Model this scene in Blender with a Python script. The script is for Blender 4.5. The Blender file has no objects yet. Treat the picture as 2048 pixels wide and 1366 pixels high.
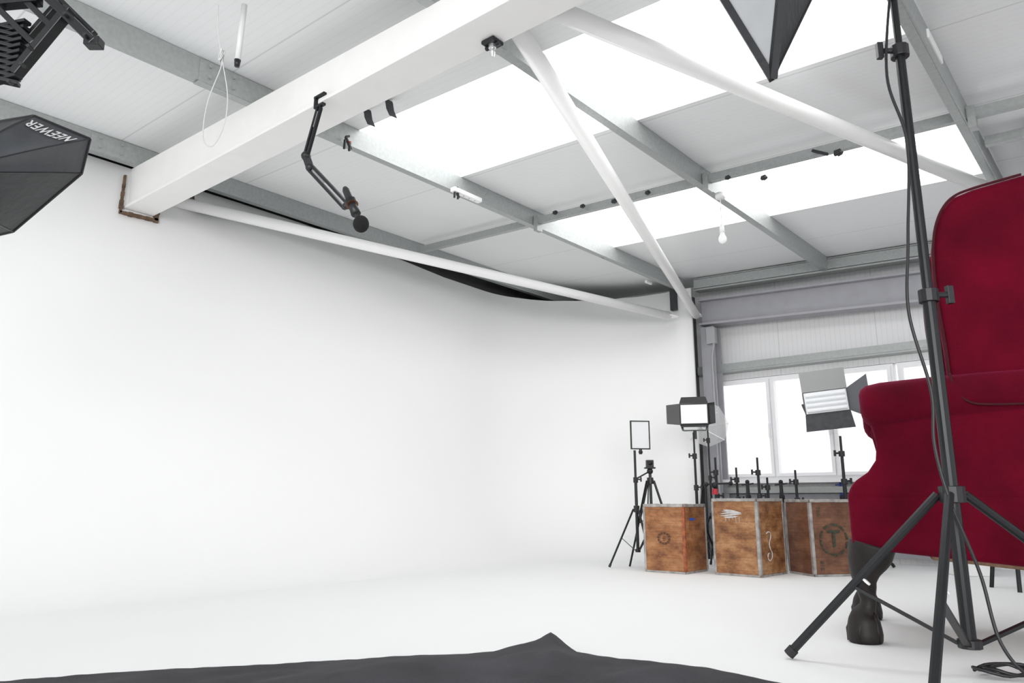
import bpy, bmesh, math, random
from mathutils import Vector, Matrix, noise
random.seed(4)
H=0.6
PITCH=math.atan(317/1500); cp,sp=math.cos(PITCH),math.sin(PITCH)
YAW=math.radians(40.4); cy,sy=math.cos(YAW),math.sin(YAW)
# ---------- coordinate helpers (world: X = -b, Y = a ; room axes) ----------
def P(a,b,z): return Vector((-b*H,a*H,z*H))
def C(X,Y,Z=0): return Vector((cy*X-sy*Y, sy*X+cy*Y, Z))       # heading frame -> world
def D(X,Y,Z=0): return C(X,Y,Z)
def ray(u,v):
    r=(u-1024)/1500; w=(683-v)/1500
    return r, cp-w*sp, sp+w*cp
def sv(u,v,Yd):
    X,Y,Z=ray(u,v); t=Yd/Y; return C(X*t,Yd,H+Z*t)
def sz(u,v,z=0):
    X,Y,Z=ray(u,v); t=(z-H)/Z; return C(X*t,Y*t,z)
def sa(u,v,a):
    X,Y,Z=ray(u,v); t=a*H/(sy*X+cy*Y); return C(X*t,Y*t,H+Z*t)
def srp(u,v,zp,s=.045):
    X,Y,Z=ray(u,v); b=-cy*X+sy*Y; t=(zp*H-H)/(Z-s*b); return C(X*t,Y*t,H+Z*t)

# ---------- materials ----------
def M(name,col,rough=.6,metal=0,var=.0,scale=8,bump=0,bscale=40,emit=None,sheen=0,spec=.5):
    m=bpy.data.materials.new(name); m.use_nodes=True; nt=m.node_tree; b=nt.nodes['Principled BSDF']
    b.inputs['Base Color'].default_value=(*col,1); b.inputs['Roughness'].default_value=rough
    b.inputs['Metallic'].default_value=metal; b.inputs['Specular IOR Level'].default_value=spec
    tc=nt.nodes.new('ShaderNodeTexCoord')
    n=nt.nodes.new('ShaderNodeTexNoise'); n.inputs['Scale'].default_value=scale; n.inputs['Detail'].default_value=5
    nt.links.new(tc.outputs['Object'],n.inputs['Vector'])
    r=nt.nodes.new('ShaderNodeValToRGB')
    v=max(var,.004)
    r.color_ramp.elements[0].position=.3; r.color_ramp.elements[1].position=.7
    r.color_ramp.elements[0].color=(*[c*(1-v) for c in col],1); r.color_ramp.elements[1].color=(*[min(1,c*(1+v)) for c in col],1)
    nt.links.new(n.outputs['Fac'],r.inputs['Fac']); nt.links.new(r.outputs['Color'],b.inputs['Base Color'])
    if bump:
        n2=nt.nodes.new('ShaderNodeTexNoise'); n2.inputs['Scale'].default_value=bscale; n2.inputs['Detail'].default_value=6
        nt.links.new(tc.outputs['Object'],n2.inputs['Vector'])
        bp=nt.nodes.new('ShaderNodeBump'); bp.inputs['Strength'].default_value=bump; bp.inputs['Distance'].default_value=.01
        nt.links.new(n2.outputs['Fac'],bp.inputs['Height']); nt.links.new(bp.outputs['Normal'],b.inputs['Normal'])
    if sheen:
        b.inputs['Sheen Weight'].default_value=sheen; b.inputs['Sheen Roughness'].default_value=.35
        b.inputs['Sheen Tint'].default_value=(1,.12,.35,1)
    if emit:
        b.inputs['Emission Color'].default_value=(*emit[0],1); b.inputs['Emission Strength'].default_value=emit[1]
    return m
def ribbed(name,col,axis,small,big,line=.82,shade=.93):
    m=M(name,col,.5); nt=m.node_tree; b=nt.nodes['Principled BSDF']
    tc=nt.nodes.new('ShaderNodeTexCoord'); s=nt.nodes.new('ShaderNodeSeparateXYZ'); nt.links.new(tc.outputs['Object'],s.inputs[0])
    def mth(op,a,bv=None):
        k=nt.nodes.new('ShaderNodeMath'); k.operation=op
        if isinstance(a,(int,float)): k.inputs[0].default_value=a
        else: nt.links.new(a,k.inputs[0])
        if bv is not None:
            if isinstance(bv,(int,float)): k.inputs[1].default_value=bv
            else: nt.links.new(bv,k.inputs[1])
        return k.outputs[0]
    y=s.outputs[axis]
    f1=mth('FRACT',mth('DIVIDE',y,small)); g1=mth('LESS_THAN',f1,.16)
    f2=mth('FRACT',mth('DIVIDE',y,big)); g2=mth('LESS_THAN',f2,.010)
    mx=nt.nodes.new('ShaderNodeMix'); mx.data_type='RGBA'
    mx.inputs[6].default_value=(*col,1); mx.inputs[7].default_value=(*[c*shade for c in col],1); nt.links.new(g1,mx.inputs[0])
    m2=nt.nodes.new('ShaderNodeMix'); m2.data_type='RGBA'; nt.links.new(mx.outputs[2],m2.inputs[6])
    m2.inputs[7].default_value=(*[c*line for c in col],1); nt.links.new(g2,m2.inputs[0])
    nt.links.new(m2.outputs[2],b.inputs['Base Color'])
    bp=nt.nodes.new('ShaderNodeBump'); bp.inputs['Strength'].default_value=.14; bp.inputs['Distance'].default_value=.003; bp.invert=True
    nt.links.new(mth('ADD',g1,g2),bp.inputs['Height']); nt.links.new(bp.outputs['Normal'],b.inputs['Normal'])
    return m
def wood(name,c1,c2,c3):
    m=M(name,c2,.55); nt=m.node_tree; b=nt.nodes['Principled BSDF']
    tc=nt.nodes.new('ShaderNodeTexCoord'); mp=nt.nodes.new('ShaderNodeMapping'); mp.inputs['Scale'].default_value=(3,3,5)
    nt.links.new(tc.outputs['Object'],mp.inputs['Vector'])
    n=nt.nodes.new('ShaderNodeTexNoise'); n.inputs['Scale'].default_value=1.6; n.inputs['Detail'].default_value=9; n.inputs['Roughness'].default_value=.72
    nt.links.new(mp.outputs[0],n.inputs['Vector'])
    r=nt.nodes.new('ShaderNodeValToRGB'); e=r.color_ramp.elements
    e[0].position=.36;e[0].color=(*c1,1);e[1].position=.64;e[1].color=(*c3,1); k=e.new(.5);k.color=(*c2,1)
    nt.links.new(n.outputs['Fac'],r.inputs['Fac'])
    mp2=nt.nodes.new('ShaderNodeMapping'); mp2.inputs['Scale'].default_value=(4,4,90)
    nt.links.new(tc.outputs['Object'],mp2.inputs['Vector'])
    n2=nt.nodes.new('ShaderNodeTexNoise'); n2.inputs['Scale'].default_value=1; n2.inputs['Detail'].default_value=3
    nt.links.new(mp2.outputs[0],n2.inputs['Vector'])
    r2=nt.nodes.new('ShaderNodeValToRGB'); r2.color_ramp.elements[0].position=.35; r2.color_ramp.elements[0].color=(.68,.68,.68,1); r2.color_ramp.elements[1].position=.6
    nt.links.new(n2.outputs['Fac'],r2.inputs['Fac'])
    mx=nt.nodes.new('ShaderNodeMix'); mx.data_type='RGBA'; mx.blend_type='MULTIPLY'; mx.inputs[0].default_value=.7
    nt.links.new(r.outputs[0],mx.inputs[6]); nt.links.new(r2.outputs[0],mx.inputs[7]); nt.links.new(mx.outputs[2],b.inputs['Base Color'])
    return m
mCyc=M('cyclorama_paint',(.895,.90,.893),.7,var=.004,scale=1.0,spec=.2)
mFloor=M('floor_paint',(.895,.902,.90),.7,var=.005,scale=2.5,spec=.2)
mRoof=ribbed('roof_panels',(.84,.85,.857),1,.05,1.0,line=.80,shade=.968)
mClad=ribbed('wall_cladding',(.82,.82,.83),0,.05,1.0,shade=.93)
mDark=M('shadow_grey',(.10,.10,.105),.8,var=.1)
mGalv=M('galvanised_steel',(.38,.40,.396),.45,.3,var=.08,scale=40)
mWhite=M('white_steel_paint',(.90,.90,.895),.35,var=.01,spec=.5)
mRaft=M('rafter_paint',(.84,.83,.82),.5,var=.015)
mLav=M('lavender_steel',(.36,.36,.39),.5,.1,var=.05)
mUpvc=M('window_plastic',(.92,.92,.94),.3)
mBrown=M('cut_wood_edge',(.12,.075,.045),.8,var=.5,scale=20)
mBlack=M('black_plastic',(.012,.012,.014),.42,var=.2)
mBlackM=M('black_metal',(.012,.013,.015),.35,.3,var=.1)
mTape=M('black_tape',(.025,.027,.03),.6)
mFab=M('black_nylon',(.009,.010,.013),.5,var=.1,bump=.25,bscale=30)
mFabLit=M('lit_black_nylon',(.055,.059,.067),.45,var=.12,bump=.2,bscale=30)  # black nylon again, the light it catches put into a paler grey
mGrey=M('grey_plastic',(.35,.36,.37),.5)
mHousing=M('lamp_housing_grey',(.12,.125,.13),.5,var=.1)
mSilver=M('silver',(.7,.71,.72),.3,.9)
mDiff=M('diffuser_cloth',(.36,.37,.38),.8,var=.12,scale=3)
mLedF=M('led_face',(.78,.80,.82),.4,emit=((1,1,1),.08))
mVel=M('red_velvet',(.095,.0007,.010),.85,var=.36,scale=3.5,bump=.4,bscale=240,sheen=.22,spec=.1)
mPipe=M('dark_red_piping',(.045,.001,.006),.8,spec=.3)
mMahog=M('dark_carved_wood',(.012,.008,.0078),.5,var=.35,scale=14,bump=.15,bscale=30,spec=.35)
mHess=M('hessian',(.15,.09,.055),.9,var=.25,scale=60)
mCloth=M('charcoal_cloth',(.054,.052,.059),.85,var=.22,scale=4,bump=.3,bscale=120,spec=.2)
mTin=M('worn_tin',(.40,.385,.37),.55,.45,var=.35,scale=18)
mRust=M('orange_strip',(.30,.085,.035),.7,var=.5,scale=25)
mW1=wood('ply_orange',(.15,.05,.018),(.33,.135,.050),(.48,.23,.10))
mW2=wood('ply_amber',(.13,.045,.017),(.32,.14,.053),(.52,.28,.13))
mW3=wood('ply_brown',(.11,.040,.020),(.19,.078,.04),(.28,.125,.065))
mStW=M('splashed_white_paint',(.55,.53,.51),.6,var=.2,scale=30)
mStG=M('green_stencil',(.055,.062,.042),.8,var=.6,scale=60)
mStB=M('dark_stencil',(.09,.04,.025),.8)
mBlue=M('blue_label',(.02,.08,.5),.6)
mRed=M('red_plastic',(.45,.015,.03),.4)
mBlueP=M('blue_plastic',(.02,.06,.4),.4)
mTextW=M('white_print',(.8,.8,.8),.6)
def skymat():
    m=bpy.data.materials.new('skylight_sheet'); m.use_nodes=True; nt=m.node_tree; b=nt.nodes['Principled BSDF']
    b.inputs['Base Color'].default_value=(.9,.9,.9,1); b.inputs['Emission Color'].default_value=(1,1,1,1)
    tc=nt.nodes.new('ShaderNodeTexCoord'); n=nt.nodes.new('ShaderNodeTexNoise'); n.inputs['Scale'].default_value=2
    nt.links.new(tc.outputs['Object'],n.inputs['Vector'])
    r=nt.nodes.new('ShaderNodeMapRange'); r.inputs[3].default_value=2.6; r.inputs[4].default_value=3.2
    nt.links.new(n.outputs['Fac'],r.inputs[0]); nt.links.new(r.outputs[0],b.inputs['Emission Strength'])
    return m
mSky=skymat()
def glassmat(name,fac,col=(1,1,1)):
    m=bpy.data.materials.new(name); m.use_nodes=True; nt=m.node_tree
    for n in list(nt.nodes):
        if n.type!='OUTPUT_MATERIAL': nt.nodes.remove(n)
    o=[n for n in nt.nodes][0]; t=nt.nodes.new('ShaderNodeBsdfTransparent'); g=nt.nodes.new('ShaderNodeBsdfGlossy'); g.inputs['Roughness'].default_value=.05
    t.inputs[0].default_value=(*col,1)
    x=nt.nodes.new('ShaderNodeMixShader'); x.inputs[0].default_value=fac
    nt.links.new(t.outputs[0],x.inputs[1]); nt.links.new(g.outputs[0],x.inputs[2]); nt.links.new(x.outputs[0],o.inputs[0])
    return m
mGlass=glassmat('window_glass',.05)
def translmat():
    m=bpy.data.materials.new('umbrella_cloth'); m.use_nodes=True; nt=m.node_tree
    for n in list(nt.nodes):
        if n.type!='OUTPUT_MATERIAL': nt.nodes.remove(n)
    o=[n for n in nt.nodes][0]; t=nt.nodes.new('ShaderNodeBsdfTranslucent'); g=nt.nodes.new('ShaderNodeBsdfTransparent')
    t.inputs[0].default_value=(.98,.98,.98,1); g.inputs[0].default_value=(1,1,1,1)
    x=nt.nodes.new('ShaderNodeMixShader'); x.inputs[0].default_value=.4
    nt.links.new(t.outputs[0],x.inputs[1]); nt.links.new(g.outputs[0],x.inputs[2]); nt.links.new(x.outputs[0],o.inputs[0])
    return m
mUmb=translmat()

# ---------- mesh builder ----------
class MB:
    def __init__(s): s.bm=bmesh.new()
    def _face(s,vs):
        try: return s.bm.faces.new(vs)
        except ValueError: return None
    def hexa(s,c8):
        v=[s.bm.verts.new(c) for c in c8]
        for f in ((0,1,2,3),(7,6,5,4),(0,4,5,1),(1,5,6,2),(2,6,7,3),(3,7,4,0)): s._face([v[i] for i in f])
    def obox(s,c,ax,ay,az):
        c,ax,ay,az=map(Vector,(c,ax,ay,az)); ax,ay,az=ax/2,ay/2,az/2
        s.hexa([c-ax-ay-az,c-ax+ay-az,c+ax+ay-az,c+ax-ay-az,c-ax-ay+az,c-ax+ay+az,c+ax+ay+az,c+ax-ay+az]); return s
    def box(s,lo,hi):
        lo,hi=Vector(lo),Vector(hi); c=(lo+hi)/2; d=hi-lo
        return s.obox(c,(d.x,0,0),(0,d.y,0),(0,0,d.z))
    def beam(s,p0,p1,w,h,up=(0,0,1)):
        p0,p1,up=Vector(p0),Vector(p1),Vector(up); d=p1-p0; x=d.normalized()
        sd=up.cross(x)
        if sd.length<1e-4: sd=Vector((1,0,0)).cross(x)
        sd.normalize(); u2=x.cross(sd)
        return s.obox((p0+p1)/2,d,sd*w,u2*h)
    def tube(s,pts,r,seg=12,cap=True):
        pts=[Vector(p) for p in pts]; n=len(pts); rr=r if isinstance(r,(list,tuple)) else [r]*n
        rings=[]; prev=None
        for i in range(n):
            if i==0: t=pts[1]-pts[0]
            elif i==n-1: t=pts[-1]-pts[-2]
            else: t=(pts[i+1]-pts[i]).normalized()+(pts[i]-pts[i-1]).normalized()
            if t.length<1e-9: t=Vector((0,0,1))
            t.normalize()
            if prev is None:
                a=Vector((0,0,1)) if abs(t.z)<.9 else Vector((1,0,0)); x=t.cross(a).normalized()
            else:
                x=prev-t*prev.dot(t)
                x=x.normalized() if x.length>1e-6 else t.orthogonal().normalized()
            prev=x; y=t.cross(x)
            rings.append([s.bm.verts.new(pts[i]+(x*math.cos(2*math.pi*k/seg)+y*math.sin(2*math.pi*k/seg))*rr[i]) for k in range(seg)])
        for i in range(n-1):
            for k in range(seg):
                s._face([rings[i][k],rings[i][(k+1)%seg],rings[i+1][(k+1)%seg],rings[i+1][k]])
        if cap: s._face(rings[0][::-1]); s._face(rings[-1])
        return s
    def cyl(s,p0,p1,r0,r1=None,seg=16): return s.tube([p0,p1],[r0,r0 if r1 is None else r1],seg)
    def ball(s,c,r,seg=14,sc=(1,1,1),R=None):
        m=Matrix.Diagonal((r*sc[0],r*sc[1],r*sc[2],1))
        if R is not None: m=R.to_4x4()@m
        m=Matrix.Translation(c)@m
        bmesh.ops.create_uvsphere(s.bm,u_segments=seg,v_segments=max(6,seg//2+1),radius=1,matrix=m); return s
    def prism(s,poly,vec):
        vec=Vector(vec); a=[s.bm.verts.new(Vector(p)) for p in poly]; b=[s.bm.verts.new(Vector(p)+vec) for p in poly]; n=len(a)
        s._face(a); s._face(b[::-1])
        for i in range(n): s._face([a[i],b[i],b[(i+1)%n],a[(i+1)%n]])
        return s
    def poly(s,pts): s._face([s.bm.verts.new(Vector(p)) for p in pts]); return s
    def grid(s,rows):
        vs=[[s.bm.verts.new(Vector(p)) for p in r] for r in rows]
        for i in range(len(vs)-1):
            for j in range(len(vs[0])-1): s._face([vs[i][j],vs[i][j+1],vs[i+1][j+1],vs[i+1][j]])
        return s
def fin(mb,name,mat,origin,parent=None,smooth=False,bevel=0,bseg=2,label=None,sub=0,solid=0,soff=-1,recalc=True):
    bm=mb.bm; o=Vector(origin)
    if recalc: bmesh.ops.recalc_face_normals(bm,faces=bm.faces)
    for v in bm.verts: v.co-=o
    me=bpy.data.meshes.new(name); bm.to_mesh(me); bm.free()
    ob=bpy.data.objects.new(name,me); bpy.context.scene.collection.objects.link(ob); me.materials.append(mat)
    if smooth:
        for p in me.polygons: p.use_smooth=True
    if parent is None: ob.location=o
    else: ob.parent=parent
    if solid:
        m=ob.modifiers.new('s','SOLIDIFY'); m.thickness=solid; m.offset=soff
    if bevel:
        m=ob.modifiers.new('b','BEVEL'); m.width=bevel; m.segments=bseg; m.limit_method='ANGLE'; m.angle_limit=math.radians(40)
    if sub:
        m=ob.modifiers.new('u','SUBSURF'); m.levels=sub; m.render_levels=sub
    if label: ob['label']=label
    return ob
def thing(name,base,label,cat,group=None):
    e=bpy.data.objects.new(name,None); e.empty_display_size=.1; e.location=base; bpy.context.scene.collection.objects.link(e)
    e['label']=label; e['category']=cat
    if group: e['group']=group
    return e
def tag(ob,label,cat,group=None):
    ob['label']=label; ob['category']=cat
    if group: ob['group']=group
    return ob
def struct(ob): ob['kind']='structure'; return ob
def part(T,name,mb,mat,parent=None,**k): return fin(mb,name,mat,T.location,parent=parent or T,**k)
def textmesh(mb,txt,origin,xd,yd,size,bold=0):
    cu=bpy.data.curves.new('t','FONT'); cu.body=txt; cu.size=size; cu.align_x='CENTER'; cu.align_y='CENTER'; cu.offset=bold; cu.resolution_u=4
    ob=bpy.data.objects.new('t',cu); bpy.context.scene.collection.objects.link(ob)
    dg=bpy.context.evaluated_depsgraph_get(); me=ob.evaluated_get(dg).to_mesh()
    xd=Vector(xd).normalized(); yd=Vector(yd); yd=(yd-xd*yd.dot(xd)).normalized()
    vs=[mb.bm.verts.new(Vector(origin)+xd*v.co.x+yd*v.co.y) for v in me.vertices]
    for p in me.polygons: mb._face([vs[i] for i in p.vertices])
    ob.evaluated_get(dg).to_mesh_clear(); bpy.data.objects.remove(ob); bpy.data.curves.remove(cu)
def spline(pts,n=10):
    out=[]; pts=[Vector(p) for p in pts]; q=[pts[0]]+pts+[pts[-1]]
    for i in range(1,len(q)-2):
        p0,p1,p2,p3=q[i-1:i+3]
        for k in range(n):
            t=k/n; out.append(.5*((2*p1)+(-p0+p2)*t+(2*p0-5*p1+4*p2-p3)*t*t+(-p0+3*p1-3*p2+p3)*t**3))
    out.append(pts[-1]); return out
Z_=Vector((0,0,1))

# ================= ROOM =================
mb=MB(); mb.box(P(-4,11,-.08),P(14.2,-12,0)); struct(fin(mb,'floor',mFloor,(0,0,0)))
path=[]
for a in [-3,-1,1,3,4,5,6,7,8,9,10]: path.append(((a,9.25),(0,-1)))
for i in range(1,25):
    t=math.pi/2*i/24; path.append(((10+2.6*math.sin(t),6.65+2.6*math.cos(t)),(-math.sin(t),-math.cos(t))))
path.append(((12.6,6.3),(-1,0)))
r=1.4; rows=[]; NF=24
for (a,b),(na,nb) in path:
    row=[]
    for k in range(NF+1):
        t=math.pi/2*k/NF; d=r-r*math.sin(t); z=r-r*math.cos(t)
        row.append(P(a+na*d,b+nb*d,z-.0025))
    top=4.93+.11*max(0,min(1,(8.6-a)/2.2))
    if 8<a<12.55: top-=.07*math.sin(math.pi*(a-8)/4.55)
    row.append(P(a,b,3.2)); row.append(P(a,b,top+.015*noise.noise(Vector((a*3,b*3,0)))))
    rows.append(row)
mb=MB(); mb.grid(rows); cw=fin(mb,'wall_left',mCyc,(0,0,0),smooth=True,recalc=False)
struct(cw); m=cw.modifiers.new('s','SOLIDIFY'); m.thickness=.035
bmn=bmesh.new(); bmn.from_mesh(cw.data); bmn.faces.ensure_lookup_table()
if bmn.faces[NF].normal.dot(Vector((1,0,0)))<=0: bmesh.ops.reverse_faces(bmn,faces=bmn.faces)
m.offset=-1
bmn.to_mesh(cw.data); bmn.free()
mb=MB(); mb.box(P(-3,10.0,0),P(13.7,9.75,5.4)); struct(fin(mb,'wall_outer',mDark,(0,0,0)))
mb=MB(); mb.box(P(13.0,9.75,0),P(13.39,6.6,4.95)); struct(fin(mb,'wall_backing',mDark,(0,0,0)))
def rz(b,o=4.88): return o+.045*b
acut=[-1.5,4.92,6.6,8.5,10.3,13.7]; bcut=[10.0,6.66,1.0,-9]
mb=MB()
for i in range(5):
    for j in range(3):
        if i in (1,3) and j==1: continue
        a0,a1,b0,b1=acut[i],acut[i+1],bcut[j],bcut[j+1]
        mb.hexa([P(a0,b0,rz(b0)),P(a1,b0,rz(b0)),P(a1,b1,rz(b1)),P(a0,b1,rz(b1)),P(a0,b0,rz(b0)+.12),P(a1,b0,rz(b0)+.12),P(a1,b1,rz(b1)+.12),P(a0,b1,rz(b1)+.12)])
struct(fin(mb,'ceiling',mRoof,(0,0,0)))
for n,(a0,a1) in (('window_3',(4.92,6.6)),('window_4',(8.5,10.3))):
    mb=MB(); b0,b1=6.66,1.0
    mb.hexa([P(a0,b0,rz(b0)+.08),P(a1,b0,rz(b0)+.08),P(a1,b1,rz(b1)+.08),P(a0,b1,rz(b1)+.08),P(a0,b0,rz(b0)+.1),P(a1,b0,rz(b0)+.1),P(a1,b1,rz(b1)+.1),P(a0,b1,rz(b1)+.1)])
    struct(fin(mb,n,mSky,P(a0,b0,rz(b0))))
mb=MB(); A0,A1=13.4,13.7
mb.box(P(A0,10,0),P(A1,6.27,5.3)); mb.box(P(A0,6.27,0),P(A1,-.25,1.36)); mb.box(P(A0,-.25,0),P(A1,-11,5.0)); mb.box(P(A0,6.27,3.22),P(A1,-.25,5.15))
struct(fin(mb,'wall_back',mClad,(0,0,0)))
def window(name,b0,b1,mull):
    z0,z1=1.37,3.21; A=13.38; mb=MB(); f=.06; mh=.035
    mb.box(P(A,b0,z0),P(A+.18,b1,z0+f)); mb.box(P(A,b0,z1-f),P(A+.18,b1,z1))
    mb.box(P(A,b0,z0+f),P(A+.18,b0-f,z1-f)); mb.box(P(A,b1+f,z0+f),P(A+.18,b1,z1-f))
    for q in mull: mb.box(P(A,q+mh,z0+f),P(A+.18,q-mh,z1-f))
    T=fin(mb,name,mUpvc,P(A,b0,z0)); struct(T)
    ed=[b0-f]+[x for q in mull for x in (q+mh,q-mh)]+[b1+f]
    for i in range(0,len(ed),2):
        x0,x1=ed[i]+.02,ed[i+1]-.02; g=.055; zz0,zz1=z0+f-.02,z1-f+.02; a0,a1=A-.035,A-.002
        mb=MB(); mb.box(P(a0,x0,zz0),P(a1,x1,zz0+g)); mb.box(P(a0,x0,zz1-g),P(a1,x1,zz1)); mb.box(P(a0,x0,zz0+g),P(a1,x0-g,zz1-g)); mb.box(P(a0,x1+g,zz0+g),P(a1,x1,zz1-g))
        fin(mb,'sash',mUpvc,T.location,parent=T)
        mb=MB(); mb.box(P(A+.06,x0-.03,z0+f+.01),P(A+.07,x1+.03,z1-f-.01)); fin(mb,'glass_pane',mGlass,T.location,parent=T)
        q=x1+.035; mb=MB(); mb.box(P(a0-.04,q+.015,2.1),P(a0-.002,q-.015,2.35)); fin(mb,'handle',mUpvc,T.location,parent=T)
window('window_1',6.25,3.12,[5.2,4.15])
window('window_2',3.06,-.2,[1.5])
mb=MB(); mb.box(P(13.1,6.27,1.29),P(13.37,-.3,1.365)); struct(fin(mb,'trim_1',mUpvc,(0,0,0)))
mb=MB(); mb.box(P(13.15,6.5,3.34),P(13.4,-8,3.37)); mb.box(P(13.14,6.5,3.37),P(13.17,-8,3.47)); mb.box(P(13.15,6.5,3.47),P(13.4,-8,3.5)); struct(fin(mb,'trim_2',mGalv,(0,0,0)))
mb=MB(); mb.box(P(13.15,6.3,1.12),P(13.38,-8,1.22)); struct(fin(mb,'trim_3',mGalv,(0,0,0)))
mb=MB(); mb.box(P(13.3,6.27,.1),P(13.39,-8,1.1)); struct(fin(mb,'trim_4',mLav,(0,0,0)))

def sloped(mb,a0,a1,b0,b1,zl0,zh0,s=.045):
    f=lambda b,z: z+s*b
    mb.hexa([P(a0,b0,f(b0,zl0)),P(a1,b0,f(b0,zl0)),P(a1,b1,f(b1,zl0)),P(a0,b1,f(b1,zl0)),P(a0,b0,f(b0,zh0)),P(a1,b0,f(b0,zh0)),P(a1,b1,f(b1,zh0)),P(a0,b1,f(b1,zh0))])
mb=MB(); sloped(mb,12.85,13.15,6.28,-11,3.93,3.97,.05); sloped(mb,12.98,13.03,6.28,-11,3.97,4.40,.05); sloped(mb,12.85,13.15,6.28,-11,4.40,4.44,.05)
tag(fin(mb,'gable_beam',mLav,P(13,6.28,4)),'lavender-grey painted steel I-beam above the windows','beam')
mb=MB(); sloped(mb,12.75,12.8,6.3,-11,4.66,4.83); sloped(mb,12.76,12.98,6.3,-11,4.62,4.65); sloped(mb,12.76,12.98,6.3,-11,4.84,4.86)
tag(fin(mb,'roof_edge_rail',mGalv,P(12.8,6.3,4.8)),'galvanised steel channel along the end of the roof','beam')
mb=MB(); mb.box(P(12.9,6.28,0),P(12.94,6.02,4.2)); mb.box(P(13.16,6.28,0),P(13.2,6.02,4.2)); mb.box(P(12.95,6.17,0),P(13.15,6.13,4.2))
tag(fin(mb,'steel_column',mLav,P(13,6.15,0)),'grey steel H-column beside the white curved wall','column')
mb=MB(); mb.tube([P(12.83,6.0,4.1),P(12.83,5.98,3.9),P(12.85,6.05,3.6),P(12.85,6.05,.002)],.012,8); mb.box(P(12.8,6.12,3.85),P(12.89,5.95,4.15))
tag(fin(mb,'cable_conduit',mGrey,P(12.85,6,0)),'grey cable conduit running down the steel column','conduit')
for nm,b,lab in (('A',9.1,'galvanised roof purlin running along the top of the white wall'),('B',6.5,'galvanised roof purlin with clamps and a white socket strip'),('C',3.83,'galvanised roof purlin crossing both skylights, bare bulb hanging below'),('D',1.0,'galvanised roof purlin at the end of the skylights'),('E',-1.8,'galvanised roof purlin across plain roof panels')):
    mb=MB(); z0,z1=4.64+.045*b,4.875+.045*b
    a0,a1=-1.5,12.74; fw=.09
    mb.box(P(a0,b-.008,z0),P(a1,b+.008,z1)); mb.box(P(a0,b+.01,z0+.001),P(a1,b+fw,z0+.012)); mb.box(P(a0,b+.01,z1-.012),P(a1,b+fw,z1-.001)); mb.box(P(a0,b+fw-.01,z0+.012),P(a1,b+fw,z0+.035))
    mb.box(P(3.0,b-.016,z0-.006),P(4.4,b-.009,z1-.01)); mb.box(P(3.0,b-.014,z0-.014),P(4.4,b+fw-.01,z0-.007))
    for a in (3.1,3.35,4.05,4.3,):
        for z in (z0+.06,z1-.06): mb.cyl(P(a,b-.01,z),P(a,b-.04,z),.012,seg=6)
    tag(fin(mb,'roof_purlin',mGalv,P(5,b,z0)),lab,'beam','galvanised roof purlins')
for a,b0,b1,lab in ((8.12,9.0,-9,'thin galvanised angle tying the purlins between the skylights'),(8.9,.95,-9,'thin galvanised angle beside the skylight end')):
    mb=MB(); sloped(mb,a,a+.012,b0,b1,4.673,4.76); sloped(mb,a,a+.08,b0,b1,4.66,4.672)
    for b in (6.5,3.83,1.0):
        if b<b0: sloped(mb,a-.02,a+.1,b-.02,b-.09,4.55,4.78)
    tag(fin(mb,'tie_rail',mGalv,P(a,b0,4.7)),lab,'beam','thin roof tie rails')
lo=lambda b:4.37+.014*b; hi=lambda b:4.63+.045*b
def raf(mb,a0,a1,b0,b1,f0,f1):
    mb.hexa([P(a0,b0,f0(b0)),P(a1,b0,f0(b0)),P(a1,b1,f0(b1)),P(a0,b1,f0(b1)),P(a0,b0,f1(b0)),P(a1,b0,f1(b0)),P(a1,b1,f1(b1)),P(a0,b1,f1(b1))])
mb=MB(); raf(mb,3.56,3.82,9.7,-9,lambda b:lo(b)+.035,hi); raf(mb,3.51,3.865,9.7,-9,lo,lambda b:lo(b)+.034)
tag(fin(mb,'roof_rafter',mRaft,P(3.7,9.2,4.6),bevel=.003),'large white-painted steel beam crossing the ceiling','beam')
mb=MB()
def ragged(a0,z0,a1,z1,wd,n,seed):
    for i in range(n):
        t0,t1=i/n,(i+1)/n; k=wd*(.6+1.2*abs(noise.noise(Vector((i*.7,seed,0)))))
        A=P(a0+(a1-a0)*t0,9.235,z0+(z1-z0)*t0); B=P(a0+(a1-a0)*t1,9.235,z0+(z1-z0)*t1); mb.beam(A,B,.03,k,up=(0,.3,1))
ragged(3.47,4.43,3.48,4.92,.022,9,1); ragged(3.46,4.435,3.93,4.455,.032,9,2); ragged(3.90,4.45,3.90,4.58,.045,3,3); ragged(4.14,4.87,4.36,4.90,.045,5,4)
struct(fin(mb,'trim_5',mBrown,(0,0,0)))
mb=MB(); mb.box(P(12.5,6.68,4.53),P(12.58,6.56,4.95)); tag(fin(mb,'tape_patch',mTape,P(12.5,6.6,4.6)),'black tape patch around the end of the tube','tape')
def brace(p0,p1,lab):
    T=thing('bracing_tube',(p0+p1)/2,lab,'tube','white diagonal roof bracing tubes')
    mb=MB(); mb.cyl(p0,p1,.046,seg=24); part(T,'tube_body',mb,mWhite,smooth=True)
    d=(p1-p0).normalized()
    for q,s in ((p0,1),(p1,-1)):
        mb=MB(); mb.beam(q-d*s*.09,q+d*s*.03,.11,.014); part(T,'end_plate',mb,mWhite,bevel=.003)
brace(sa(318,395,3.95),sa(1338,632,12.2),'white round steel tube along the top of the curved wall')
brace(sa(1030,50,3.95),sa(1392,630,12.6),'white round steel tube crossing the skylights diagonally')
brace(sa(1095,14,3.95),srp(2000,388,4.48),'white round steel tube running from rafter to end wall')
mb=MB(); g=sa(1040,40,3.9); mb.obox(g,(.16,0,0),(0,.03,0),(0,0,.10)); tag(fin(mb,'gusset_plate',mWhite,g,bevel=.004),'white steel gusset plate joining tube to rafter','plate')
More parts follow.
